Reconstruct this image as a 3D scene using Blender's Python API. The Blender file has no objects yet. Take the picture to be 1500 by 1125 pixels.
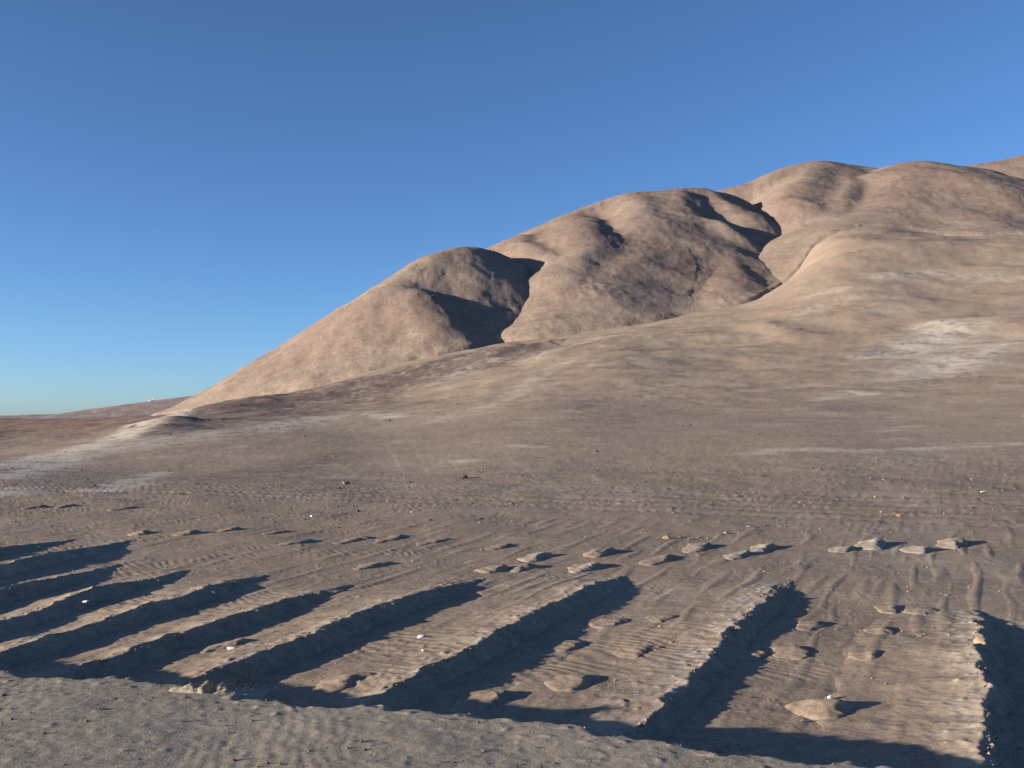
import bpy, bmesh, math, random
import numpy as np
from mathutils import Vector

R = math.radians
scene = bpy.context.scene
col = scene.collection

# ------------------------------------------------------------------ camera, sky, sun, exposure
F = 1450.0            # focal length in photograph pixels (1500 wide)
HOR = 612.0           # image row of the horizon
CAMZ = 3.6
SUN_EL = 8.5         # degrees above the horizon
SHADOW_AZ = 72.0      # direction shadows fall, degrees right of the view direction

cam_d = bpy.data.cameras.new("camera")
cam = bpy.data.objects.new("camera", cam_d)
col.objects.link(cam)
cam_d.sensor_width = 36.0
cam_d.lens = F / 1500.0 * 36.0
cam_d.shift_y = (HOR - 562.5) / 1500.0
cam_d.clip_start = 0.1
cam_d.clip_end = 60000
cam.location = (0, 0, CAMZ)
cam.rotation_euler = (R(90), 0, 0)
scene.camera = cam

world = bpy.data.worlds.new("World")
scene.world = world
world.use_nodes = True
wn = world.node_tree
sky = wn.nodes.new("ShaderNodeTexSky")
sky.sky_type = 'NISHITA'
sky.sun_disc = False
sky.sun_elevation = R(SUN_EL)
sky.sun_rotation = R(SHADOW_AZ + 180)
sky.altitude = 1000
sky.air_density = 0.65
sky.dust_density = 0.9
sky.ozone_density = 3.4
bg = wn.nodes["Background"]
bg.inputs["Strength"].default_value = 0.086
wn.links.new(sky.outputs[0], bg.inputs[0])

sun_d = bpy.data.lights.new("sun", 'SUN')
sun_d.energy = 5.0
sun_d.angle = R(0.5)
sun_d.color = (1.0, 0.87, 0.72)
sun = bpy.data.objects.new("sun", sun_d)
col.objects.link(sun)
sdir = Vector((math.sin(R(SHADOW_AZ)) * math.cos(R(SUN_EL)), math.cos(R(SHADOW_AZ)) * math.cos(R(SUN_EL)), -math.sin(R(SUN_EL))))
sun.rotation_euler = sdir.to_track_quat('-Z', 'Y').to_euler()
sun.location = (-40, -25, 30)

scene.view_settings.view_transform = 'Standard'
scene.view_settings.look = 'None'
scene.view_settings.exposure = 1.28
scene.view_settings.gamma = 1.0

# ------------------------------------------------------------------ noise
def _hash(ix, iy, seed):
    h = (ix.astype(np.int64) * 374761393 + iy.astype(np.int64) * 668265263 + seed * 974711) & 0xFFFFFFFF
    h = ((h ^ (h >> 13)) * 1274126177) & 0xFFFFFFFF
    h = ((h ^ (h >> 16)) * 2246822519) & 0xFFFFFFFF
    return h ^ (h >> 15)

_ang = np.linspace(0, 2 * np.pi, 256, endpoint=False)
_gx, _gy = np.cos(_ang), np.sin(_ang)

def noise(x, y, seed=0):
    x0 = np.floor(x); y0 = np.floor(y)
    fx = x - x0; fy = y - y0
    ix = x0.astype(np.int64); iy = y0.astype(np.int64)
    u = fx * fx * fx * (fx * (fx * 6 - 15) + 10); v = fy * fy * fy * (fy * (fy * 6 - 15) + 10)
    def g(dx, dy):
        k = _hash(ix + dx, iy + dy, seed) & 255
        return _gx[k] * (fx - dx) + _gy[k] * (fy - dy)
    a = g(0, 0); b = g(1, 0); c = g(0, 1); d = g(1, 1)
    return ((a + (b - a) * u) * (1 - v) + (c + (d - c) * u) * v) * 1.5

def fbm(x, y, seed=0, oct=4, gain=0.5, lac=2.03):
    s = 0; a = 1.0; f = 1.0
    for i in range(oct):
        s = s + a * noise(x * f + 17.3 * i, y * f - 9.1 * i, seed + i)
        a *= gain; f *= lac
    return s

def smooth(a, b, x):
    t = np.clip((x - a) / (b - a), 0, 1)
    return t * t * (3 - 2 * t)

# ------------------------------------------------------------------ frame of the furrow field
AZ = R(24.8)                     # the earth ridges run this way
SX, SY = math.sin(AZ), math.cos(AZ)
GRADE = 0.028
def to_st(x, y): return x * SX + y * SY, x * SY - y * SX      # along the ridges, across them (right)
def from_st(s, t): return s * SX + t * SY, s * SY - t * SX

def at(px, py, d):               # photograph pixel and distance -> world point
    return ((px - 750) / F * d, d, CAMZ + (HOR - py) / F * d)

def field_pt(px, py, h=0.0):     # pixel on the sloping field plane, raised by h
    a = (px - 750) / F; b = (HOR - py) / F
    d = (h - CAMZ) / (b - GRADE * (a * SX + SY))
    return a * d, d

# ------------------------------------------------------------------ the base ground
BASE = [  # pixel x, pixel y, distance
 (-700,690,60),(-700,655,120),(-700,640,300),(-700,622,900),(-700,614,3000),
 (-250,690,60),(-250,660,120),(-250,641,300),(-250,622,900),(-250,613,3000),
 (0,690,60),(0,664,110),(0,645,250),(0,622,900),(0,612,3000),
 (150,692,60),(150,652,100),(150,636,160),(150,619,400),(150,612,1000),(150,611,3000),(220,612,400),
 (300,690,60),(300,650,90),(300,624,140),(300,608,220),(300,603,330),(300,602,450),(300,606,1000),
 (450,690,58),(450,650,85),(450,622,140),(450,598,200),(450,572,320),(450,566,400),(450,585,800),
 (600,690,56),(600,650,82),(600,616,130),(600,580,205),(600,540,330),(600,526,400),(600,570,900),
 (750,690,50),(750,650,72),(750,600,125),(750,560,200),(750,520,320),(750,497,410),(750,540,900),
 (900,690,48),(900,650,68),(900,600,118),(900,550,190),(900,505,290),(900,484,370),(900,530,800),
 (1050,685,48),(1050,650,64),(1050,600,112),(1050,550,180),(1050,500,275),(1050,457,390),(1050,400,560),(1050,490,900),(1100,447,400),(1085,447,450),(1085,446,520),(1130,430,500),(1120,432,470),(1150,368,600),(1115,372,630),(1166,404,455),(1180,376,515),(1188,350,585),(960,470,400),
 (1200,680,47),(1200,645,62),(1200,600,104),(1200,550,165),(1200,500,240),(1200,450,325),(1200,395,430),(1200,352,530),(1200,345,600),(1200,430,1000),
 (1350,678,46),(1350,640,62),(1350,600,98),(1350,550,152),(1350,500,218),(1350,450,300),(1350,400,385),(1350,350,480),(1350,340,540),(1350,420,1000),
 (1500,672,46),(1500,625,66),(1500,580,105),(1500,530,160),(1500,480,228),(1500,430,305),(1500,390,380),(1500,350,470),(1500,344,530),(1500,420,1000),
 (1800,665,46),(1800,610,66),(1800,560,105),(1800,500,165),(1800,440,240),(1800,390,320),(1800,350,420),(1800,340,520),(1800,410,1000),
 (2600,655,46),(2600,600,66),(2600,520,130),(2600,430,260),(2600,380,420),(2600,400,1000),
]
def _uv(x, y):
    y = np.maximum(y, 4.0)
    return np.clip(x / y, -1.4, 1.6) * 2.2, np.log(y)
_pts = [at(*b) for b in BASE]
for px in range(-900, 2700, 300):              # near field: no departure from the plane
    for d in (6, 12, 22, 34):
        x = (px - 750) / F * d
        _pts.append((x, d, GRADE * to_st(x, d)[0]))
_pts = np.array(_pts)
_pu, _pv = _uv(_pts[:, 0], _pts[:, 1])
_res = (_pts[:, 2] - GRADE * to_st(_pts[:, 0], _pts[:, 1])[0]) / _pts[:, 1]
def _tps(r2): return 0.5 * r2 * np.log(r2 + 1e-12)
_n = len(_pts)
_A = np.zeros((_n + 3, _n + 3))
_A[:_n, :_n] = _tps((_pu[:, None] - _pu) ** 2 + (_pv[:, None] - _pv) ** 2) + np.eye(_n) * 0.002
_A[:_n, _n] = 1; _A[:_n, _n + 1] = _pu; _A[:_n, _n + 2] = _pv
_A[_n:, :_n] = _A[:_n, _n:].T
_w = np.linalg.solve(_A, np.concatenate([_res, np.zeros(3)]))

def base_plain(x, y):
    x = np.asarray(x, float); y = np.asarray(y, float)
    u, v = _uv(x, y)
    r = np.full(x.shape, _w[_n]) + _w[_n + 1] * u + _w[_n + 2] * v
    for i in range(_n):
        r = r + _w[i] * _tps((u - _pu[i]) ** 2 + (v - _pv[i]) ** 2)
    r = r * smooth(24, 44, y)
    s = to_st(x, y)[0]
    z = GRADE * np.clip(s, -60, 1e9) + r * y
    far = smooth(2500, 6000, np.hypot(x, y))
    z = z * (1 - far) + (-4.0) * far
    return np.clip(z, -30, 400)

TRACK_S = (27.5, 36.0)           # the band of tyre tracks along the far edge of the field

def base_detail(x, y):
    """relief of the ground itself"""
    dist = np.hypot(x, y)
    s, t = to_st(x, y)
    z = 0.0
    big = smooth(50, 170, dist)
    if np.any(big > 0):
        z = z + big * (1.2 * fbm(x / 48, y / 48, 11, 4) * smooth(60, 260, dist) + 0.22 * fbm(x / 13 + 3, y / 13, 12, 4) + 0.035 * fbm(x / 3.2, y / 3.2, 13, 4, 0.6)) * (1 - 0.6 * smooth(700, 2000, dist))
    mid = smooth(22, 45, dist) * (1 - smooth(150, 260, dist))
    z = z + mid * (0.06 * fbm(x / 9.0, y / 9.0, 14, 3) + 0.012 * fbm(x / 0.9, y / 0.9, 15, 4, 0.6))
    near = 1 - smooth(45, 70, dist)
    if np.any(near > 0):
        patch = smooth(-0.1, 0.35, fbm(x / 1.7, y / 1.7, 21, 2))
        rough = fbm(x / 0.22, y / 0.22, 22, 3)
        clod = np.maximum(noise(x / 0.13, y / 0.13, 25) - 0.34, 0) * np.maximum(noise(x / 1.1, y / 1.1, 26) + 0.1, 0)
        # ripples of wind-blown sand in the furrows
        rip = np.sin((t * 0.45 + s + 0.25 * fbm(x / 1.3, y / 1.3, 23, 2)) * 2 * np.pi / 0.21)
        rmask = smooth(0.0, 0.5, fbm(x / 3.0 + 5, y / 3.0, 24, 2))
        z = z + near * (0.030 * fbm(x / 3.3, y / 3.3, 20, 3) + 0.0034 * rough * (0.3 + patch) + 0.03 * clod + 0.0035 * rip * rmask)
        comb = smooth(13, 16, s) * (1 - smooth(25, 27.5, s))
        z = z + near * (0.008 + 0.008 * comb) * np.maximum(noise(t / 0.26 + 0.2 * noise(s / 1.4, t / 0.9, 36), s / 2.2, 35) - 0.15, 0) * 1.6
        # tread marks
        inb = smooth(TRACK_S[0], TRACK_S[0] + 1.0, s) * (1 - smooth(TRACK_S[1] - 1, TRACK_S[1], s))
        lane = 0.5 + 0.5 * np.sin(s * 2 * np.pi / 1.35 + 0.8 * fbm(t / 9, s / 9, 27, 2))
        tread = np.sin((t + 0.3 * np.sin(s * 5.0)) * 2 * np.pi / 0.42 + 2 * fbm(t / 5, s / 2, 28, 2))
        z = z + near * inb * (0.006 * tread * smooth(0.35, 0.8, lane) - 0.02 * smooth(0.4, 0.9, lane))
    return z

def ground_z(x, y): return base_plain(x, y) + base_detail(x, y)

# ------------------------------------------------------------------ patches of differently coloured ground, and painted shade on the scarp
def seg_dist(x, y, a, b):
    dx, dy = b[0] - a[0], b[1] - a[1]
    L = dx * dx + dy * dy + 1e-9
    t = np.clip(((x - a[0]) * dx + (y - a[1]) * dy) / L, 0, 1)
    return np.hypot(x - a[0] - t * dx, y - a[1] - t * dy), t

_hitcache = {}
def base_hit(px, py):            # where the ray of a pixel meets the base ground
    if (px, py) in _hitcache: return _hitcache[(px, py)]
    d = np.geomspace(6, 2500, 1500)
    x = (px - 750) / F * d
    dz = CAMZ + (HOR - py) / F * d - base_plain(x, d)
    k = np.argmax(dz < 0)
    if dz[k] >= 0: k = len(d) - 1
    _hitcache[(px, py)] = (x[k], d[k])
    return _hitcache[(px, py)]

# strokes: (list of photograph pixels, half width in metres, strength)
PALE = [
 ([(-150,712),(0,690),(70,672),(150,650),(215,628),(265,612)], 3.0, 1.3),
 ([(190,655),(280,637),(350,632),(420,622),(480,612),(535,608)], 6, 0.55),
 ([(1310,520),(1350,503),(1400,478)], 9, 0.9), ([(1345,550),(1400,530),(1450,508)], 7, 0.9), ([(1360,520),(1420,500)], 16, 0.45),
 ([(1360,478),(1380,476)], 6, 1.0),
 ([(1300,405),(1360,398),(1480,410)], 9, 0.5), ([(1200,430),(1290,425)], 6, 0.45),
 ([(1180,460),(1240,440)], 8, 0.4),
 ([(1290,460),(1330,455)], 6, 0.4),
 ([(560,608),(575,613)], 2.2, 0.9), ([(535,606),(548,610)], 1.6, 0.9),
 ([(640,668),(690,678)], 0.9, 0.55), ([(750,653),(790,655)], 0.8, 0.6),
 ([(1190,585),(1230,580)], 2, 0.55), ([(1100,575),(1180,563)], 2.2, 0.5), ([(1240,575),(1280,578)], 1.6, 0.8),
 ([(1110,665),(1140,658),(1260,662),(1400,655),(1480,650)], 1.3, 0.55),
 ([(1410,652),(1430,650)], 0.9, 0.7),
 ([(150,720),(190,705),(230,692)], 0.9, 0.75),
 ([(0,725),(20,715)], 1.3, 0.8),
 ([(565,650),(578,668),(588,690),(592,705)], 0.16, 0.22), ([(610,660),(625,690),(650,715)], 0.16, 0.2),
 ([(640,620),(700,600),(780,560),(830,530)], 3, 0.35), ([(770,530),(840,505),(900,495)], 5, 0.5),
 ([(740,670),(800,700),(830,730)], 0.14, 0.2), ([(830,672),(870,700),(900,725)], 0.14, 0.2),
 ([(640,560),(680,542),(720,528)], 4, 0.5),
 ([(870,540),(950,535)], 3, 0.25), ([(1290,630),(1330,625)], 1, 0.5),
 ([(1480,330),(1440,345)], 6, 0.6), ([(1460,470),(1480,468)], 6, 0.5),
]
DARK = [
 ([(300,616),(345,606),(420,590),(500,572),(570,554),(640,540),(690,528)], 30, 1.3),  # shaded face of the terrace scarp, its shade painted as dark colour
 ([(690,538),(740,526),(800,514)], 20, 1.1),  # second stretch of the bank, shade painted in likewise
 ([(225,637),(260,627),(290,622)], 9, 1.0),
 ([(420,690),(480,672),(500,668)], 2.5, 0.5), ([(260,660),(340,655)], 5, 0.3),
 ([(1250,345),(1340,352),(1440,350)], 9, 0.45), ([(1150,480),(1220,500),(1300,515)], 6, 0.3),
 ([(1130,475),(1180,492)], 3, 0.5), ([(910,515),(940,518)], 4, 0.7), ([(1010,490),(1050,487)], 3, 0.6),
 ([(70,710),(160,705)], 2.5, 0.35), ([(300,700),(380,690)], 2.5, 0.45),
 ([(660,700),(690,702)], 0.5, 0.6), ([(1240,372),(1290,366)], 2.5, 0.7), ([(1290,342),(1380,340)], 3, 0.6),
]
def strokes(x, y, lst, seed):
    out = np.zeros_like(x)
    wob = fbm(x / 9, y / 9, seed, 3)
    fine = fbm(x / 2.2, y / 2.2, seed + 5, 3)
    for pl, w, k in lst:
        pts = [base_hit(*p) for p in pl]
        c = np.mean(pts, axis=0)
        rad = max(np.hypot(p[0] - c[0], p[1] - c[1]) for p in pts) + 3 * w + 2
        sel = np.hypot(x - c[0], y - c[1]) < rad
        if not sel.any(): continue
        xs, ys = x[sel], y[sel]
        d = np.full(xs.shape, 1e9)
        for a, b in zip(pts[:-1], pts[1:]):
            d = np.minimum(d, seg_dist(xs, ys, a, b)[0])
        wl = min(1.0, w / 3.0)
        v = 1.2 * k * smooth(-0.9, 0.5, fine[sel] + 0.6 * wob[sel]) * (1 - smooth(0.2, 1.7, d / w + wl * (0.5 * wob[sel] + 0.35 * fine[sel])))
        out[sel] = np.maximum(out[sel], np.minimum(v, 0.95))
    return out

# ------------------------------------------------------------------ materials
def base_mat(name):
    m = bpy.data.materials.new(name); m.use_nodes = True
    nt = m.node_tree
    b = nt.nodes["Principled BSDF"]
    b.inputs["Roughness"].default_value = 0.95
    b.inputs["Specular IOR Level"].default_value = 0.08
    return m, nt, b

def N(nt, kind, **kw):
    n = nt.nodes.new(kind)
    for k, v in kw.items():
        if k in n.inputs: n.inputs[k].default_value = v
        else: setattr(n, k, v)
    return n

def earth_mat(name, c_main, c_alt, c_pale, c_dark, scales, bumps, attr=True, grain=0.30, talus=False):
    """bare earth: world-space noise at several sizes, painted patches of sand, dark gravel and scarp shade by attribute"""
    m, nt, b = base_mat(name)
    geo = N(nt, "ShaderNodeNewGeometry")
    pos = geo.outputs["Position"]
    def nz(scale, detail=5.0, rough=0.6):
        n = N(nt, "ShaderNodeTexNoise", Scale=scale, Detail=detail, Roughness=rough)
        nt.links.new(pos, n.inputs["Vector"]); return n.outputs["Fac"]
    def ramp(src, lo, hi):
        r = N(nt, "ShaderNodeMapRange"); r.inputs["From Min"].default_value = lo; r.inputs["From Max"].default_value = hi
        nt.links.new(src, r.inputs["Value"]); return r.outputs["Result"]
    def mix(a, bcol, fac, blend='MIX'):
        x = N(nt, "ShaderNodeMix", data_type='RGBA', blend_type=blend)
        for sock, v in ((x.inputs[0], fac), (x.inputs[6], a), (x.inputs[7], bcol)):
            if isinstance(v, (int, float)): sock.default_value = v
            elif isinstance(v, tuple): sock.default_value = (*v, 1)
            else: nt.links.new(v, sock)
        return x.outputs[2]
    c = mix(c_main, c_alt, ramp(nz(scales[0]), 0.35, 0.65))
    c = mix(c, c_pale, mathmul(nt, ramp(nz(scales[1], 6, 0.65), 0.52, 0.78), 0.40))
    c = mix(c, c_dark, mathmul(nt, ramp(nz(scales[1] * 1.7, 6, 0.7), 0.55, 0.80), 0.45))
    if talus:
        a = N(nt, "ShaderNodeAttribute", attribute_name="talus")
        c = mix(c, (0.255, 0.200, 0.155), a.outputs["Fac"])
    if attr:
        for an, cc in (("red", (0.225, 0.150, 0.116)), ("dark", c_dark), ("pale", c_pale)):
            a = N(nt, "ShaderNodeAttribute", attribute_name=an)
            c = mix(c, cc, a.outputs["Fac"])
    # grain: speckle of gravel
    g = nz(scales[2], 4, 0.75)
    gg = N(nt, "ShaderNodeMapRange"); gg.inputs["From Min"].default_value = 0.3; gg.inputs["From Max"].default_value = 0.7
    gg.inputs["To Min"].default_value = 1 - grain; gg.inputs["To Max"].default_value = 1 + grain
    nt.links.new(g, gg.inputs["Value"])
    g2 = N(nt, "ShaderNodeMapRange"); g2.inputs["From Min"].default_value = 0.3; g2.inputs["From Max"].default_value = 0.7
    g2.inputs["To Min"].default_value = 1 - grain * 0.7; g2.inputs["To Max"].default_value = 1 + grain * 0.7
    nt.links.new(nz(scales[2] * 0.16, 5, 0.75), g2.inputs["Value"])
    mg = N(nt, "ShaderNodeMath", operation='MULTIPLY'); nt.links.new(gg.outputs["Result"], mg.inputs[0]); nt.links.new(g2.outputs["Result"], mg.inputs[1])
    gg = mg; gg_out = mg.outputs[0]
    vm = N(nt, "ShaderNodeVectorMath", operation='SCALE')
    nt.links.new(c, vm.inputs[0]); nt.links.new(gg_out, vm.inputs["Scale"])
    nt.links.new(vm.outputs[0], b.inputs["Base Color"])
    prev = None
    for sc, dist, st in bumps:
        bp = N(nt, "ShaderNodeBump"); bp.inputs["Strength"].default_value = st; bp.inputs["Distance"].default_value = dist
        nt.links.new(nz(sc, 5, 0.65), bp.inputs["Height"])
        if prev: nt.links.new(prev, bp.inputs["Normal"])
        prev = bp.outputs["Normal"]
    if prev: nt.links.new(prev, b.inputs["Normal"])
    return m

def mathmul(nt, src, k):
    n = N(nt, "ShaderNodeMath", operation='MULTIPLY'); n.inputs[1].default_value = k
    nt.links.new(src, n.inputs[0]); return n.outputs[0]

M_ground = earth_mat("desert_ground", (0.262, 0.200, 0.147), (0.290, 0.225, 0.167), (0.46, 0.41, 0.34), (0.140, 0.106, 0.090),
                     (0.045, 0.16, 26.0), [(1.2, 0.03, 0.5), (14, 0.010, 0.7), (55, 0.004, 0.7)])
M_hill = earth_mat("hill_rock", (0.238, 0.186, 0.150), (0.200, 0.146, 0.116), (0.278, 0.228, 0.190), (0.145, 0.106, 0.088),
                   (0.016, 0.05, 0.6), [(0.25, 0.4, 0.4), (0.9, 0.3, 0.6)], attr=False, grain=0.24, talus=True)
M_far = earth_mat("far_hill_rock", (0.25, 0.205, 0.185), (0.22, 0.175, 0.16), (0.29, 0.24, 0.21), (0.16, 0.13, 0.125),
                  (0.004, 0.012, 0.2), [(0.03, 1.5, 0.3)], attr=False)
M_verge = earth_mat("verge_sand", (0.315, 0.268, 0.205), (0.275, 0.232, 0.175), (0.36, 0.32, 0.25), (0.14, 0.118, 0.09),
                    (0.5, 1.3, 34.0), [(9, 0.012, 0.5), (45, 0.006, 0.8)], attr=False, grain=0.2)

def flat_mat(name, c, c2, scale=30, rough=0.9):
    m, nt, b = base_mat(name)
    b.inputs["Roughness"].default_value = rough
    n = N(nt, "ShaderNodeTexNoise", Scale=scale, Detail=4)
    tc = N(nt, "ShaderNodeTexCoord"); nt.links.new(tc.outputs["Object"], n.inputs["Vector"])
    x = N(nt, "ShaderNodeMix", data_type='RGBA'); x.inputs[6].default_value = (*c, 1); x.inputs[7].default_value = (*c2, 1)
    nt.links.new(n.outputs["Fac"], x.inputs[0]); nt.links.new(x.outputs[2], b.inputs["Base Color"])
    return m
M_stone = flat_mat("brown_stone", (0.16, 0.12, 0.10), (0.30, 0.23, 0.19))
M_stone_dark = flat_mat("dark_stone", (0.08, 0.06, 0.055), (0.16, 0.12, 0.10))
M_stone_buff = flat_mat("buff_stone", (0.26, 0.19, 0.13), (0.34, 0.26, 0.18))
M_stone_red = flat_mat("red_stone", (0.38, 0.13, 0.07), (0.45, 0.20, 0.12))
M_white = flat_mat("white_litter", (0.75, 0.75, 0.74), (0.85, 0.85, 0.84), 8, 0.6)
M_twig = flat_mat("dry_twig", (0.16, 0.13, 0.08), (0.34, 0.28, 0.18), 12)

# ------------------------------------------------------------------ mesh from a grid of points
def grid_mesh(name, X, Y, Z, mat, keep=None, attrs=None, wrap=False, link=True, flip=False):
    nr, nc = X.shape
    idx = np.arange(nr * nc).reshape(nr, nc)
    if wrap: idx = np.concatenate([idx, idx[:, :1]], axis=1)
    q = np.stack([idx[:-1, :-1], idx[:-1, 1:], idx[1:, 1:], idx[1:, :-1]], axis=-1)
    if keep is not None:
        k = keep if not wrap else np.concatenate([keep, keep[:, :1]], axis=1)
        q = q[k[:-1, :-1] | k[:-1, 1:] | k[1:, 1:] | k[1:, :-1]]
    q = q.reshape(-1, 4)
    if flip: q = q[:, ::-1]
    used = np.unique(q)
    remap = np.zeros(nr * nc, np.int64); remap[used] = np.arange(len(used))
    q = remap[q].astype(np.int32)
    co = np.stack([X.ravel()[used], Y.ravel()[used], Z.ravel()[used]], axis=1).astype(np.float32)
    me = bpy.data.meshes.new(name)
    me.vertices.add(len(co)); me.vertices.foreach_set("co", co.ravel())
    me.loops.add(q.size); me.loops.foreach_set("vertex_index", q.ravel())
    me.polygons.add(len(q)); me.polygons.foreach_set("loop_start", np.arange(0, q.size, 4, dtype=np.int32))
    me.update(calc_edges=True)
    me.polygons.foreach_set("use_smooth", np.ones(len(q), bool))
    for an, av in (attrs or {}).items():
        a = me.attributes.new(an, 'FLOAT', 'POINT')
        a.data.foreach_set("value", np.ascontiguousarray(av.ravel()[used], dtype=np.float32))
    me.materials.append(mat)
    me.validate()
    o = bpy.data.objects.new(name, me)
    if link: col.objects.link(o)
    return o

def struct(o, label):
    o["kind"] = "structure"; o["label"] = label; return o
def tag(o, label, cat, group=None):
    o["label"] = label; o["category"] = cat
    if group: o["group"] = group
    return o

# ------------------------------------------------------------------ ground sheet: fine where the photograph looks, coarse elsewhere, out past the horizon
fine = np.linspace(math.tan(R(-31)), math.tan(R(31)), 1300)
fine = np.arctan(fine)
coarse = np.linspace(R(31), R(360 - 31), 150)[1:-1]
th = np.concatenate([fine, coarse])
rs = [0.3, 1, 2, 3.5, 5, 6.5]; r = 7.5
while r < 40000:
    rs.append(r)
    dr = min(max(r * r / 4200.0, 0.03), r * 0.0085)
    if r > 1200: dr = r * 0.03
    r += dr
rs = np.array(rs)
TH, RR = np.meshgrid(th, rs)
GX, GY = RR * np.sin(TH), RR * np.cos(TH)
front = GY > 3
GZ = np.zeros_like(GX)
GZ[front] = ground_z(GX[front], GY[front])
GZ[~front] = GRADE * np.clip(to_st(GX[~front], GY[~front])[0], -60, 60) * (1 - smooth(60, 300, RR[~front]))
inb = (GY > 20) & (GY < 1200) & (np.abs(GX / np.maximum(GY, 1)) < 0.75)
pale = np.zeros_like(GX); dark = np.zeros_like(GX)
red = smooth(110, 260, RR) * (1 - smooth(-0.30, -0.18, GX / np.maximum(GY, 1) + 0.04 * fbm(GX / 60, GY / 60, 33, 2))) * front
pale[inb] = strokes(GX[inb], GY[inb], PALE, 51)
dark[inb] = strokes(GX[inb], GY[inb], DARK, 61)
# terrace scarp and hummocks along the dark strokes; on the scarp these are painted shade
def levee(x, y, pix, w, h):
    pts = [base_hit(*p) for p in pix]
    sel = (y > 60) & (y < 600) & (np.abs(x) < 400)
    d = np.full(x.shape, 1e9); tt = np.zeros(x.shape)
    n = len(pts) - 1
    for i, (a, b) in enumerate(zip(pts[:-1], pts[1:])):
        dd, t = seg_dist(x, y, a, b)
        tt = np.where(dd < d, (i + t) / n, tt); d = np.minimum(d, dd)
    return np.where(sel, h * np.exp(-(d / w) ** 2) * np.sin(np.pi * np.clip(tt, 0.02, 0.98)) ** 0.6 * (1 + 0.4 * fbm(x / 17, y / 17, 66, 3)), 0)
GZ += levee(GX, GY, [(290,612),(345,600),(420,583),(500,563),(570,546),(640,530)], 13, 1.5)
GZ += levee(GX, GY, [(690,532),(750,515),(800,504),(830,500)], 10, 1.8)
GZ += levee(GX, GY, [(215,640),(250,624),(290,620)], 5, 0.9)
GZ += levee(GX, GY, [(1110,475),(1150,482),(1190,496)], 6, 1.2)
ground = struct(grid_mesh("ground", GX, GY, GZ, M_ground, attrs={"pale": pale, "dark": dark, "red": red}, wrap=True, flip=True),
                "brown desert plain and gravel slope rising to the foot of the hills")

# ------------------------------------------------------------------ hills: rounded spurs along spines, meeting in sharp gullies
def spine(pts, n=10):
    P = np.array([at(*p) for p in pts])
    Q = np.vstack([2 * P[0] - P[1], P, 2 * P[-1] - P[-2]])
    out = []
    for i in range(1, len(Q) - 2):
        for k in range(n):
            t = k / n
            out.append(0.5 * (2 * Q[i] + (Q[i + 1] - Q[i - 1]) * t + (2 * Q[i - 1] - 5 * Q[i] + 4 * Q[i + 1] - Q[i + 2]) * t * t
                              + (3 * Q[i] - Q[i - 1] - 3 * Q[i + 1] + Q[i + 2]) * t ** 3))
    out.append(P[-1])
    return np.array(out)

def hill_height(x, y, spines, k):
    acc = None
    for pts, sl, sr, rad in spines:      # slopes left and right of the spine as one walks along it
        S = spine(pts)
        best = np.full(x.shape, -1e9)
        for a, b in zip(S[:-1], S[1:]):
            d, t = seg_dist(x, y, a, b)
            L = math.hypot(b[0] - a[0], b[1] - a[1]) + 1e-9
            side = ((b[0] - a[0]) * (y - a[1]) - (b[1] - a[1]) * (x - a[0])) / L     # positive on the left
            c = np.clip(side / np.sqrt(d * d + 25), -1, 1)
            slope = 0.5 * (sl + sr) + 0.5 * (sl - sr) * c
            h = a[2] + (b[2] - a[2]) * t - slope * (np.sqrt(d * d + rad * rad) - rad)
            best = np.maximum(best, h)
        acc = best if acc is None else np.maximum(acc, best) + k * np.log1p(np.exp(-np.abs(acc - best) / k))
    return acc

def make_hill(name, spines, px0, px1, d0, d1, k, label, mat, amp=1.0, cols=None, dstep=0.0045, warp=1.0):
    n = cols or int((px1 - px0) * 0.85)
    a = np.arctan(np.linspace((px0 - 750) / F, (px1 - 750) / F, n))
    rr = np.exp(np.arange(math.log(d0), math.log(d1), dstep))
    A, Rr = np.meshgrid(a, rr)
    X, Y = Rr * np.sin(A), Rr * np.cos(A)
    wx = X + warp * (5 * fbm(X / 60, Y / 60, 71, 2) + 0.8 * fbm(X / 12, Y / 12, 73, 2))
    wy = Y + warp * (5 * fbm(X / 60 + 31, Y / 60, 72, 2) + 0.8 * fbm(X / 12 + 8, Y / 12, 74, 2))
    Z = hill_height(wx, wy, spines, k)
    rid = 1 - np.abs(noise(wx / 17, wy / 17, 77)) * 2
    Z = Z + amp * (0.42 * fbm(X / 34, Y / 34, 75, 3, 0.4) + 0.5 * rid * np.abs(noise(X / 60, Y / 60, 78)) + 0.22 * (1 - 2 * np.abs(noise(wx / 6.5, wy / 6.5, 79))) * smooth(-0.4, 0.5, noise(X / 25, Y / 25, 80)) + 0.10 * fbm(X / 3.2, Y / 3.2, 76, 3))
    B = base_plain(X, Y)
    H = Z - B
    Z = Z + 1.8 * np.exp(-np.abs(H) / 5) * (amp == 1.0)           # foot of the slope flares out in scree
    tal = smooth(16, 1, H + 5 * fbm(X / 12, Y / 12, 81, 3)) * 0.85
    return struct(grid_mesh(name, X, Y, Z, mat, keep=Z > B - 6, flip=True, attrs={"talus": tal}), label)

make_hill("hill", [   # spines run downhill: left side of a spine running toward the camera is the picture's right
  ([(655,373,490),(690,366,505),(728,376,560)], 0.66, 0.80, 12),
  ([(655,373,492),(610,405,468),(590,422,448),(614,430,430),(636,458,410),(655,500,388)], 0.62, 0.69, 12),
  ([(590,422,448),(560,450,432),(532,495,412)], 0.6, 0.78, 12),
  ([(690,367,505),(692,385,485),(688,412,464),(684,440,440)], 0.66, 0.62, 10),
 ], 120, 950, 230, 760, 2.0, "rounded reddish brown hill with two shaded knobs at its right, lowest and leftmost of the group", M_hill)

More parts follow.
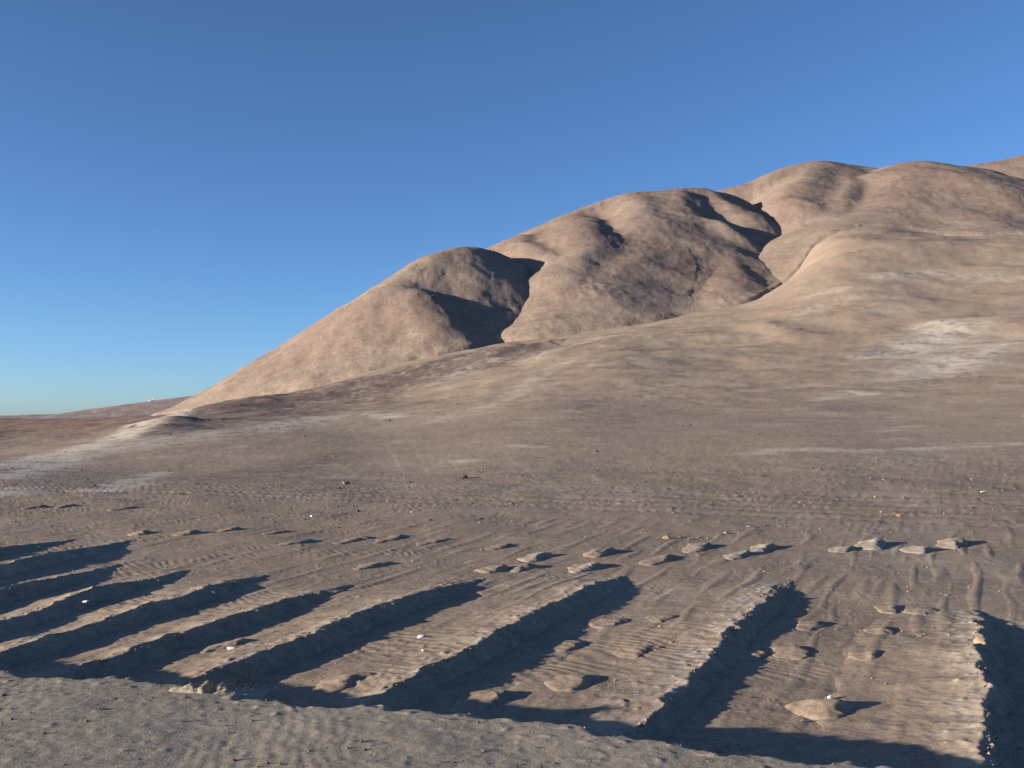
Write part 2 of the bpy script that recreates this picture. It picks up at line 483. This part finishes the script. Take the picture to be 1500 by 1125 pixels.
make_hill("hill", [
  ([(745,358,600),(770,349,605),(810,334,630),(850,312,655),(900,292,680),(940,283,692),(1000,277,705),(1040,281,715)], 0.55, 0.80, 20),
  ([(770,348,600),(792,364,545),(808,388,508),(806,415,475)], 0.8, 0.80, 9),
  ([(845,315,642),(868,331,585),(866,356,540),(840,394,485),(825,450,430)], 0.62, 0.60, 13),
  ([(930,286,675),(945,318,605),(938,353,556),(912,388,500),(880,428,445)], 0.50, 0.75, 15),
  ([(990,278,692),(1005,312,625),(1000,343,592),(1034,356,582),(1062,381,528),(1086,430,452)], 0.85, 0.42, 14),
  ([(985,343,592),(958,385,530),(930,430,455)], 0.80, 0.44, 16),
  ([(1062,381,528),(1088,406,490),(1106,438,458)], 1.0, 1.0, 5),
  ([(1020,279,708),(1058,294,665),(1092,318,630),(1105,345,600)], 0.75, 0.8, 8),
  ([(1000,315,612),(1042,323,600),(1078,345,580)], 0.75, 0.8, 7),
 ], 560, 1320, 300, 1000, 1.6, "broad tan middle hill with ribbed spurs and a dark shaded gully on its right", M_hill)

make_hill("hill", [
  ([(1020,300,790),(1055,283,780),(1090,273,785),(1130,265,790),(1160,249,800),(1200,239,810),(1240,243,810),(1275,252,800),(1305,246,785),(1340,240,775),(1400,245,780),(1440,256,800),(1500,273,820),(1600,300,840)], 0.5, 0.85, 26),
  ([(1200,240,805),(1178,264,722),(1166,294,660),(1182,320,625)], 0.62, 0.9, 16),
  ([(1243,245,802),(1240,271,705),(1226,298,645),(1214,325,610)], 0.9, 0.55, 9),
  ([(1340,240,775),(1330,270,710),(1290,300,650),(1240,330,590)], 0.50, 0.50, 34),
  ([(1340,240,775),(1390,270,700),(1420,310,620),(1430,340,550)], 0.55, 0.48, 34),
  ([(1440,256,800),(1480,280,740),(1500,320,640)], 0.6, 0.5, 24),
 ], 900, 1900, 480, 1150, 1.8, "pale tan twin topped hill on the right, highest of the group", M_hill)

make_hill("hill", [
  ([(1360,275,1150),(1430,247,1200),(1475,239,1200),(1560,222,1230),(1700,215,1300)], 0.45, 0.45, 60),
 ], 1250, 1900, 950, 1700, 3, "hazy tan hilltop just showing behind the right shoulder of the highest hill", M_hill, dstep=0.009)

make_hill("far_hills", [
  ([(-420,616,3600),(-200,613,3300),(0,609,3000),(70,607,2900),(150,606,2700),(220,599,2400),(285,585,2100),(360,574,1900),(450,567,1800)], 0.16, 0.16, 60),
  ([(70,611,2900),(110,612,2200),(40,617,1900)], 0.10, 0.10, 40),
 ], -600, 520, 1000, 4600, 3, "low grey brown ridge far away along the left horizon", M_far, amp=0.6, dstep=0.012, warp=2.0)

# ------------------------------------------------------------------ road verge in the foreground
VZ = 0.92
E0 = at(0, 980, (CAMZ - VZ) * F / 368); E1 = at(1130, 1105, (CAMZ - VZ) * F / 493)
ex, ey = E1[0] - E0[0], E1[1] - E0[1]
eL = math.hypot(ex, ey); ex /= eL; ey /= eL
nx, ny = -ey, ex                              # away from the road, into the field
if ny < 0: nx, ny = -nx, -ny
su = np.concatenate([np.linspace(-400, -14, 60)[:-1], np.arange(-14, 16, 0.022), np.linspace(16, 400, 60)[1:]])
sw = np.concatenate([np.linspace(-60, -7, 30)[:-1], np.arange(-7, 0.9, 0.022), np.linspace(0.9, 3.2, 24)[1:]])
W, U = np.meshgrid(sw, su)
VX = E0[0] + U * ex + W * nx; VY = E0[1] + U * ey + W * ny
edge = 0.22 * fbm(U / 1.6, U * 0 + 3.3, 91, 3) + 0.10 * fbm(VX / 0.25, VY / 0.25, 92, 2)
q = W - edge
vz = VZ + 0.0 * q
vz = vz - 0.85 * np.maximum(np.sqrt(np.maximum(q + 0.05, 0) ** 2 + 0.02) - 0.14, 0) * (q > -0.4)
nearf = smooth(-7.2, -6.0, W) * smooth(-15, -13, U) * (1 - smooth(14, 16, U))
rip = np.sin((U * 0.95 + W * 0.5 + 0.09 * fbm(VX / 0.8, VY / 0.8, 93, 2)) * 2 * np.pi / 0.13)
vz = vz + nearf * (0.016 * fbm(VX / 1.6, VY / 1.6, 94, 3) + 0.0030 * fbm(VX / 0.16, VY / 0.16, 95, 4, 0.65)
     + 0.0013 * rip * smooth(-0.1, 0.4, fbm(VX / 2.2, VY / 2.2, 96, 2)) * (1 - smooth(-0.3, 0.3, q))
     + 0.02 * np.maximum(noise(VX / 0.11, VY / 0.11, 97) - 0.36, 0) * (0.5 + smooth(-0.8, 0.1, q)))
vz = np.where(W < -7, VZ + 0.02 * (np.abs(W) - 7) * 0, vz)
struct(grid_mesh("road_verge", VX, VY, vz, M_verge), "sandy grey road verge with ripples and crumbly edge across the bottom")

# ------------------------------------------------------------------ bulldozed earth ridges: every ridge a thing
def field_z(x, y): return base_plain(x, y)

LIFTS = []
def ridge_lift(x, y):
    """height the big ridges add to the ground"""
    s, t = to_st(np.asarray(x, float), np.asarray(y, float))
    out = np.zeros_like(s)
    for (s0, s1, t0, t1, h, wl, wr, tip, tail, seed) in LIFTS:
        f = np.clip((s - s0) / (s1 - s0), 0, 1)
        v = t - (t0 + (t1 - t0) * f)
        hh = h * smooth(0, 1, (s - s0) / tail) * smooth(0, 1, (s1 - s) / tip)
        out = np.maximum(out, hh * np.where(v < 0, np.clip(1 + v / wl, 0, 1) ** 3.2, np.clip(1 - v / wr, 0, 1) ** 1.25))
    return out

def ridge(name, s0, s1, t0, t1, h, wl, wr, label, cat, group, step=0.03, tip=1.6, tail=0.6, seed=0, clods=1.0, sag=0.0, mound=False, sand=0.3):
    """a long heap: crest from (s0,t0) to (s1,t1); gentle windward (left) flank wl wide, steep right flank wr"""
    L = s1 - s0
    ns = max(12, int((L + 0.8) / step)); nt_ = max(10, int((wl + wr) * 1.3 / step))
    s = np.linspace(s0 - 0.4, s1 + 0.4, ns)
    v = np.linspace(-wl * 1.06, wr * 1.2, nt_)
    V, S = np.meshgrid(v, s)
    f = np.clip((S - s0) / max(L, 1e-6), 0, 1)
    tc = t0 + (t1 - t0) * f + (0.10 * fbm(S / 2.4, S * 0 + seed * 3.7, 101 + seed, 4, 0.55)) * min(1, L / 4)
    X, Y = from_st(S, tc + V)
    hh = h * (1 + 0.14 * fbm(S / 1.5, S * 0 + seed, 111 + seed, 3)) * smooth(0, 1, (S - s0) / tail) ** (1.6 if L < 2.5 else 1.0) * smooth(0, 1, (s1 - S) / tip)
    hh = hh * (1 - sag * np.sin(np.pi * f))
    vw = V + 0.10 * fbm(X / 0.5, Y / 0.5, 121 + seed, 3)
    if mound:
        prof = np.exp(-(vw / np.where(vw < 0, wl * 0.55, wr * 0.6)) ** 2)
        prof = (prof - 0.06) / 0.94
    left = np.clip(1 + vw / wl, -0.3, 1); right = np.clip(1 - vw / wr, -0.3, 1)
    if not mound: prof = np.where(vw < 0, np.where(left > 0, left ** (2.2 if wl < 1 else 3.2), left * 0.6), np.where(right > 0, right ** 1.25, right * 0.6))
    body = smooth(0.02, 0.5, prof) * smooth(0, 0.6, hh / max(h, 1e-6))
    z = hh * prof
    z = z + body * clods * (0.010 * fbm(X / 0.3, Y / 0.3, 131, 3) * smooth(-0.5, 0.0, vw) + 0.05 * np.maximum(noise(X / 0.12, Y / 0.12, 132) - 0.34, 0) * smooth(-wl * 0.25, 0.0, vw))
    rip = np.sin((S + 0.5 * V + 0.2 * fbm(X / 1.2, Y / 1.2, 133, 2)) * 2 * np.pi / 0.16)
    z = z + 0.0016 * rip * smooth(-0.1, 0.5, fbm(X / 1.1, Y / 1.1, 134, 2)) * smooth(0, 0.4, prof) * (vw < -0.15) * clods
    z = z + 0.004 - 0.05 * (1 - smooth(0.0, 0.10 if L > 2.5 else 0.22, np.clip(prof, 0, 1) * hh / max(h, 1e-6)))
    if L > 2.5: LIFTS.append((s0, s1, t0, t1, h, wl, wr, tip, tail, seed))
    Z = ground_z(X, Y) + z + (ridge_lift(X, Y) if L <= 2.5 else 0)
    ox, oy = from_st((s0 + s1) / 2, (t0 + t1) / 2); oz = float(field_z(np.array([ox]), np.array([oy]))[0])
    pl = sand * smooth(0.35, 0.95, prof) * smooth(0.12, -0.05, vw) * smooth(-1.0, 0.6, fbm(X / 0.9, Y / 0.9, 141, 4)) if sand else np.zeros_like(X)
    o = grid_mesh(name, X - ox, Y - oy, Z - oz, M_ground, attrs={"pale": pl, "dark": 0 * X})
    o.location = (ox, oy, oz)
    return tag(o, label, cat, group)

def st(px, py, h=0.0): return to_st(*field_pt(px, py, h))
RG = "parallel bulldozed earth ridges across the field"
# far crest end (pixel), a second pixel on the crest nearer the road, height, label
RIDGES = [
 ((108,779),(0,800),0.185,"faint far-left earth ridge, first at the left edge of the field"),
 ((195,780),(0,826),0.205,"short dark earth ridge at left, second from the far left edge"),
 ((170,812),(0,864),0.205,"dark shaded earth ridge at left edge, third from the far left"),
 ((275,820),(0,905),0.205,"long shaded earth ridge with white litter in its shadow, left side"),
 ((390,828),(0,955),0.205,"long crumbly earth ridge crossing the left third of the field"),
 ((515,842),(100,982),0.205,"earth ridge with broad shadow left of the ridge below two white scraps"),
 ((695,838),(300,985),0.205,"tall earth ridge with wide dark shadow, left of the centre ridge"),
 ((900,836),(560,1015),0.190,"sharp crested earth ridge running through the centre of the field"),
 ((1150,846),(940,1062),0.140,"sandy sided earth ridge right of the centre with scalloped shadow"),
 ((1428,885),(1448,1070),0.200,"pale rippled sand ridge at far right with a buff boulder"),
]
def bank_s(t):  # where the foot of the verge meets the line t
    # edge line point in s,t
    sA, tA = to_st(E0[0], E0[1]); sB, tB = to_st(E1[0], E1[1])
    return sA + (sB - sA) * (t - tA) / (tB - tA)
for i, (fp, npx, h, lab) in enumerate(RIDGES):
    s1, t1 = st(*fp, h * 0.9); sn, tn = st(*npx, h)
    s0 = bank_s(tn) - 0.8
    t0 = tn + (t1 - tn) * (s0 - sn) / (s1 - sn)
    wide = [1.2, 1.3, 1.4, 2.2, 2.6, 3.0, 3.2, 3.4, 3.4, 2.8][i]
    ridge("earth_ridge", s0, s1 + (0.9 if i > 5 else 0.5), t0, t1, h * 1.0, wide, 0.30, lab, "earth ridge", RG, seed=i, tip=3.0 if i > 6 else 4.0, tail=0.3, step=0.028, sand=0.45 if "sand" in lab else 0.2)
    print("ridge", i, round(s0, 2), round(s1, 2), round(t0, 2), round(t1, 2))

# ------------------------------------------------------------------ small sand mounds
MG = "small wind shaped sand mounds on the field"
MOUNDS = [ # px, py of the top, height, length, label
 (1290,788,0.182,1.5,"pale sand mound with a dark right side, at the right end of the tracks"),
 (1245,798,0.119,1.0,"small dark backed mound just left of the pale pair of mounds"),
 (1408,785,0.182,1.6,"pale pointed sand mound farthest right along the tracks"),
 (1356,797,0.140,1.0,"small dark mound between the two pale mounds at right"),
 (1130,795,0.140,1.6,"pale streaked mound above the tip of the sandy sided ridge"),
 (1095,806,0.112,1.6,"low mound with a dark right edge beside the pale streaked mound"),
 (1035,794,0.112,1.8,"narrow pale sand streak mound right of the centre above the furrows"),
 (980,812,0.098,1.8,"thin shadowed mound beside the narrow sand streak"),
 (895,802,0.126,1.4,"small ridge like mound beyond the tip of the central ridge"),
 (872,822,0.119,1.4,"low mound at the pale sandy hollow beyond the central ridge"),
 (798,808,0.126,1.3,"short mound left of the pale sandy hollow"),
 (775,822,0.140,1.0,"dark sided clod mound beside the short mound near the centre"),
 (735,824,0.154,0.9,"dark mound right at the tip of the tall ridge"),
 (742,796,0.070,1.3,"thin low mound in the row beyond the tall ridge"),
 (645,788,0.070,1.8,"long thin low mound in the middle of the far row"),
 (585,784,0.063,1.8,"thin low mound left of the middle of the far row"),
 (530,786,0.063,1.8,"faint thin mound in the far row above the broad shadow ridge"),
 (450,790,0.070,1.6,"faint thin mound in the far row above the long crumbly ridge"),
 (415,776,0.070,1.2,"tiny shaded mound in the far row at left"),
 (345,772,0.084,1.0,"crumbly tiny mound at the left end of the far row"),
 (285,776,0.112,1.0,"hummock beside the far end of the short dark ridge"),
 (215,776,0.112,0.9,"hummock at the far end of the short dark ridge"),
 (560,822,0.084,1.4,"low crumbled mound above the tip of the broad shadow ridge"),
 (845,938,0.070,0.8,"tiny mound in the furrow right of the central ridge, with a pale left side"),
 (735,1008,0.140,0.9,"brown mound in the furrow bottom below the central ridge"),
 (855,985,0.154,1.0,"rounded brown mound with dark shadow between central and sandy ridges"),
 (905,905,0.084,0.9,"small pale mound topping the thin line of sand in the furrow"),
 (945,950,0.084,0.9,"small dark backed mound in the furrow near the sandy sided ridge"),
 (980,905,0.056,0.7,"tiny dark clod mound high in the furrow near the sandy ridge"),
 (1110,950,0.084,0.6,"small mound casting a toothed shadow right of the sandy ridge"),
 (1172,945,0.098,0.8,"little mound with dark back in the right furrow"),
 (1200,908,0.084,1.0,"low wide mound with a flat shadow in the right furrow"),
 (1302,920,0.070,0.7,"tiny dark mound near the middle of the right furrow"),
 (1285,955,0.084,0.7,"small mound with a pale stone in the right furrow"),
 (1225,1010,0.238,0.8,"steep mound throwing a big black shadow at the bottom of the right furrow"),
 (1315,885,0.070,0.8,"small shadowed mound near the far end of the right furrow"),
 (1365,890,0.070,0.8,"small low mound just left of the far right ridge tip"),
 (345,940,0.098,1.0,"pale little mound in the furrow below the long crumbly ridge"),
 (520,995,0.112,1.2,"low brown mound in the furrow left of the central ridge"),
 (330,868,0.070,0.7,"dark lump in the shadow of the long shaded ridge"),
 (60,738,0.112,1.2,"low hummock at the far left end of the field"),
 (105,737,0.112,1.0,"second low hummock right of the one at the far left end"),
 (190,742,0.070,1.6,"thin shadowed mound on the sand at left"),
]
for i, (px, py, h, L, lab) in enumerate(MOUNDS):
    s1, t1 = st(px, py, h)
    h *= 0.66 if py < 830 else 0.50
    wl = 0.42 + 2.2 * h
    ridge("sand_mound", s1 - L * 0.8, s1 + L * 0.2 + 0.15, t1 - 0.10 * L, t1, h, wl, 0.14 + 0.5 * h, lab, "sand mound", MG, step=0.022 if py > 840 else 0.035, tip=0.3, tail=L * 0.8, seed=40 + i, clods=0.8, mound=True, sand=0.6 if "pale" in lab and py < 830 else 0.0)


# ------------------------------------------------------------------ stones
rng = random.Random(4)
def stone_mesh(seed, mat, flat=0.6):
    r = random.Random(seed); b = bmesh.new()
    bmesh.ops.create_icosphere(b, subdivisions=2, radius=0.5)
    planes = [(Vector((r.gauss(0, 1), r.gauss(0, 1), r.gauss(0, 1))).normalized(), r.uniform(0.26, 0.42)) for _ in range(9)]
    sc = (r.uniform(0.8, 1.25), r.uniform(0.7, 1.0), flat * r.uniform(0.8, 1.2))
    for v in b.verts:
        for n, d in planes:                       # broken facets
            k = v.co.dot(n)
            if k > d: v.co -= n * (k - d)
        v.co += Vector((r.gauss(0, 1), r.gauss(0, 1), r.gauss(0, 1))) * 0.012
        v.co = Vector((v.co.x * sc[0], v.co.y * sc[1], v.co.z * sc[2] + 0.16))
    me = bpy.data.meshes.new("stone"); b.to_mesh(me); b.free(); me.materials.append(mat)
    return me
kinds = {"brown": ([stone_mesh(i, M_stone) for i in range(5)], "brown"),
         "dark": ([stone_mesh(20 + i, M_stone_dark) for i in range(5)], "dark")}
def surf(x, y): return float((ground_z(np.array([x]), np.array([y])) + ridge_lift(np.array([x]), np.array([y])))[0])
def put(name, me, x, y, z, size, label, cat, group=None):
    o = bpy.data.objects.new(name, me); col.objects.link(o)
    o.location = (x, y, z); o.scale = (size,) * 3; o.rotation_euler = (rng.uniform(-.2, .2), rng.uniform(-.2, .2), rng.uniform(0, 6.28))
    return tag(o, label, cat, group)
ROWS = [ # pixel line, how many, largest size in metres
 ((1000,731),(1147,718),13,.13),((1227,712),(1300,707),8,.11),((1417,702),(1470,696),6,.12),
 ((1100,743),(1300,727),16,.13),((1363,722),(1490,714),12,.13),((1000,789),(1147,768),13,.11),((1267,757),(1330,755),5,.12),
 ((1330,760),(1440,752),5,.10),((483,741),(527,740),5,.11),((600,748),(720,742),10,.11),((735,741),(790,737),7,.15),
 ((873,735),(950,740),8,.12),((600,773),(655,772),8,.11),((470,774),(500,773),4,.10),((330,752),(600,760),9,.08),
 ((700,765),(1000,752),9,.08),((980,786),(1060,792),7,.10),((1130,782),(1200,776),4,.08),((640,705),(760,700),5,.10),((250,724),(275,727),5,.14)]
for (a, b, n, big) in ROWS:
    for k in range(n):
        t = (k + rng.uniform(-.6, .6)) / max(1, n - 1)
        px = a[0] + (b[0] - a[0]) * t; py = a[1] + (b[1] - a[1]) * t + rng.gauss(0, 2.2)
        x, y = base_hit(px, py)
        kk = "dark" if rng.random() < .55 else "brown"
        size = big * rng.uniform(.45, 1.0) * 1.15
        put("stone", rng.choice(kinds[kk][0]), x, y, surf(x, y) - 0.01, size,
            "small %s stone lying in the loose rows beside the tyre tracks" % kk, "stone", "small %s stones along the tyre tracks" % kk)
def one_stone(px, py, size, mat, label, seed, cat="stone", name="stone", lift=0.0, flat=0.7):
    x, y = base_hit(px, py) if py < 760 else field_pt(px, py, lift)
    put(name, stone_mesh(seed, mat, flat), x, y, surf(x, y) + lift - 0.01, size, label, cat)
one_stone(1437, 965, .20, M_stone_buff, "large buff boulder on the shaded side of the pale rippled ridge", 41, lift=.0, name="boulder")
one_stone(1317, 756, .16, M_stone_red, "rust red stone among the tyre tracks at right", 42)
one_stone(976, 789, .20, M_stone_buff, "pale brown stone, largest of those right at the edge of the field", 43)
one_stone(1283, 728, .17, M_stone_buff, "pale stone in the upper row of stones at right", 44)
one_stone(458, 757, .13, M_white, "small whitish stone alone on the plain at left", 45)
one_stone(677, 701, .55, M_stone_dark, "low dark rock clump alone in the middle of the plain", 46, name="rock", flat=.45)
one_stone(507, 708, .40, M_stone, "flat brown rock on the plain left of the dark clump", 47, name="rock", flat=.4)
one_stone(1215, 1022, .09, M_white, "pale stone beside the steep mound with black shadow", 48, lift=.02)
one_stone(1440, 722, .22, M_white, "flat white scrap among the stones far right", 49, cat="litter", name="litter_scrap", flat=.2)
one_stone(617, 941, .15, M_white, "crumpled white scrap in the sunlit furrow left of the central ridge", 50, cat="litter", name="litter_scrap", flat=.35)
one_stone(340, 958, .14, M_white, "crumpled white scrap beside the pale little mound at left", 51, cat="litter", name="litter_scrap", flat=.35)
one_stone(620, 963, .06, M_white, "tiny white chip just below the crumpled white scrap", 52, cat="litter", name="litter_scrap", flat=.4)
one_stone(126, 884, .12, M_white, "white scrap on the long shaded ridge near the left edge", 53, cat="litter", name="litter_scrap", lift=.12, flat=.4)
one_stone(312, 872, .10, M_white, "dull white scrap lying in dark shadow at left", 54, cat="litter", name="litter_scrap", lift=.05, flat=.4)

# ------------------------------------------------------------------ gravel too small and too many to count
def gravel(name, pts, sizes, mat, label):
    r = np.random.default_rng(7)
    n = len(pts); base = np.array([(1,0,0),(-.5,.8,0),(-.6,-.7,0),(.1,.1,.75),(0,0,-.6)], float)
    tri = np.array([(0,1,3),(1,2,3),(2,0,3),(1,0,4),(2,1,4),(0,2,4)])
    ang = r.uniform(0, 6.28, n); jit = r.uniform(.65, 1.35, (n, 5, 3))
    v = base[None] * jit * (sizes[:, None, None] * .5)
    ca, sa = np.cos(ang)[:, None], np.sin(ang)[:, None]
    vx = v[:, :, 0] * ca - v[:, :, 1] * sa; vy = v[:, :, 0] * sa + v[:, :, 1] * ca
    co = np.stack([vx + pts[:, 0:1], vy + pts[:, 1:2], v[:, :, 2] + pts[:, 2:3]], -1).reshape(-1, 3)
    f = (tri[None] + (np.arange(n) * 5)[:, None, None]).reshape(-1, 3)
    me = bpy.data.meshes.new(name); me.from_pydata(co.tolist(), [], f.tolist()); me.materials.append(mat)
    o = bpy.data.objects.new(name, me); col.objects.link(o); o["kind"] = "stuff"; o["label"] = label
    return o
g = np.random.default_rng(11)
n = 26000
d = np.exp(g.uniform(math.log(28), math.log(300), n)); a = g.uniform(-.58, .58, n)
gx, gy = a * d, d
ok = fbm(gx / 14, gy / 14, 201, 3) + g.uniform(-.9, .9, n) > 0.1
gx, gy, d = gx[ok], gy[ok], d[ok]
gs = np.clip(g.lognormal(-3.25, .6, len(gx)) * (d / 45) ** .75, .02, .6)
gravel("gravel", np.stack([gx, gy, ground_z(gx, gy)], 1), gs, M_stone_dark, "fine dark gravel strewn over the plain and the lower slope")
n = 12000
gy = g.uniform(9, 30, n); gx = g.uniform(-.6, .6, n) * gy
ok = fbm(gx / 1.5, gy / 1.5, 202, 3) + g.uniform(-.6, .6, n) > 0.25
gx, gy = gx[ok], gy[ok]
gravel("gravel", np.stack([gx, gy, ground_z(gx, gy) + ridge_lift(gx, gy) + .004], 1), np.clip(g.lognormal(-4.0, .5, len(gx)), .008, .07), M_stone, "brown grit and crumbs on the field between the ridges")
cr = []
for (s0, s1, t0, t1, h, wl, wr, tip, tail, seed) in LIFTS:        # crumbs along the crests and down the steep flanks
    k = int(60 * (s1 - s0)); f = g.uniform(0, 1, k)
    cr.append(np.stack(from_st(s0 + (s1 - s0) * f, t0 + (t1 - t0) * f + np.abs(g.normal(0, .10, k)) - .08), 1))
cr = np.concatenate(cr)
gravel("gravel", np.stack([cr[:, 0], cr[:, 1], ground_z(cr[:, 0], cr[:, 1]) + ridge_lift(cr[:, 0], cr[:, 1]) - .008], 1), np.clip(g.lognormal(-4.0, .55, len(cr)), .008, .08), M_stone, "crumbs of earth along the crests of the ridges")
ii = g.integers(0, VX.shape[0], 60000); jj = g.integers(0, VX.shape[1], 60000)
ok = (U[ii, jj] > -12) & (U[ii, jj] < 14) & (W[ii, jj] > -6) & (W[ii, jj] < .9)
ok &= fbm(VX[ii, jj] / .9, VY[ii, jj] / .9, 203, 3) + g.uniform(-.9, .9, len(ii)) > 0.55
ii, jj = ii[ok][:9000], jj[ok][:9000]
half = len(ii) * 2 // 3
vp = np.stack([VX[ii, jj], VY[ii, jj], vz[ii, jj]], 1)
gravel("gravel", vp[:half], np.clip(g.lognormal(-4.0, .55, half), .007, .07), M_stone_dark, "dark grit scattered over the sandy road verge")
gravel("gravel", vp[half:], np.clip(g.lognormal(-4.4, .45, len(vp) - half), .006, .03), M_stone, "pale grit scattered over the sandy road verge")

# ------------------------------------------------------------------ dry shrub on the verge edge
def verge_pt(px, py):
    return (px - 750) / F * (CAMZ - VZ) * F / (py - HOR), (CAMZ - VZ) * F / (py - HOR)
bx, by = verge_pt(312, 1006); by -= .12
shrub = bpy.data.objects.new("dry_shrub", None); col.objects.link(shrub); shrub.location = (bx, by, VZ)
tag(shrub, "low dry shrub half buried in pale sand at the edge of the verge", "shrub")
X2, Y2 = np.meshgrid(np.linspace(-.55, .55, 70), np.linspace(-.25, .25, 40))
hz = .10 * np.exp(-(X2 / .30) ** 2 - (Y2 / .13) ** 2) * (1 + .5 * fbm(X2 / .12, Y2 / .12, 211, 3)) + .05 * np.exp(-((X2 + .33) / .12) ** 2 - (Y2 / .10) ** 2) - .06 + .03 * np.exp(-(X2 / .4) ** 2 - (Y2 / .18) ** 2)
hm_ = grid_mesh("sand_hummock", X2, Y2, hz, M_verge); hm_.parent = shrub
tv, tf = [], []
for k in range(130):
    cx = rng.gauss(0, .26); cy = rng.gauss(0, .06); c0 = Vector((cx, cy, .02))
    dr = Vector((rng.gauss(0, .7) + cx, rng.gauss(0, .5), rng.uniform(.25, 1.0))).normalized()
    L = rng.uniform(.05, .17); w = rng.uniform(.0025, .005); p0 = c0
    for q_ in range(3):
        p1 = p0 + dr * (L / 3); dr = (dr + Vector((rng.gauss(0, .3), rng.gauss(0, .3), rng.gauss(-.1, .25)))).normalized()
        i0 = len(tv); w1 = w * .75
        for pp, ww in ((p0, w), (p1, w1)):
            for an in range(3): tv.append((pp.x + ww * math.cos(an * 2.094), pp.y + ww * math.sin(an * 2.094), pp.z))
        for an in range(3): tf.append((i0 + an, i0 + (an + 1) % 3, i0 + 3 + (an + 1) % 3, i0 + 3 + an))
        p0, w = p1, w1
tm = bpy.data.meshes.new("twigs"); tm.from_pydata(tv, [], tf); tm.materials.append(M_twig)  # separate bare dry twigs, no leaves
to = bpy.data.objects.new("twigs", tm); col.objects.link(to); to.parent = shrub

# ------------------------------------------------------------------ two tiny white huts on the far ridge
FAR = bpy.data.objects["far_hills"]
fco = np.empty(len(FAR.data.vertices) * 3, np.float32); FAR.data.vertices.foreach_get("co", fco); fco = fco.reshape(-1, 3)
for px, label in ((219, "tiny white hut on the far ridge, left one of the pair"), (224.5, "tiny white hut on the far ridge, right one of the pair")):
    near_px = np.abs(fco[:, 0] / fco[:, 1] * F + 750 - px) < 3
    cc = fco[near_px]; top = cc[np.argmax((cc[:, 2] - CAMZ) / cc[:, 1])]
    hut = bpy.data.objects.new("white_hut", None); col.objects.link(hut); hut.location = ((px - 750) / F * (top[1] - 10), top[1] - 10, top[2] - 1.0)
    tag(hut, label, "hut", "white huts on the far ridge")
    def part(name, lo, hi, mat, gable=False):
        b = bmesh.new(); bmesh.ops.create_cube(b, size=1)
        for v in b.verts:
            k = [hi[i] if v.co[i] > 0 else lo[i] for i in range(3)]
            if gable and v.co.z > 0: k[1] = (lo[1] + hi[1]) / 2 + (.1 if v.co.y > 0 else -.1)
            v.co = k
        me = bpy.data.meshes.new(name); b.to_mesh(me); b.free(); me.materials.append(mat)
        o = bpy.data.objects.new(name, me); col.objects.link(o); o.parent = hut
    part("wall", (-1.4, -2, 0), (1.4, 2, 2.6), M_white)
    part("roof", (-1.7, -2.3, 2.603), (1.7, 2.3, 3.4), M_white, True)
    part("door", (-.5, -2.05, .9), (.5, -2.003, 2.2), M_stone)

print("terrain done")
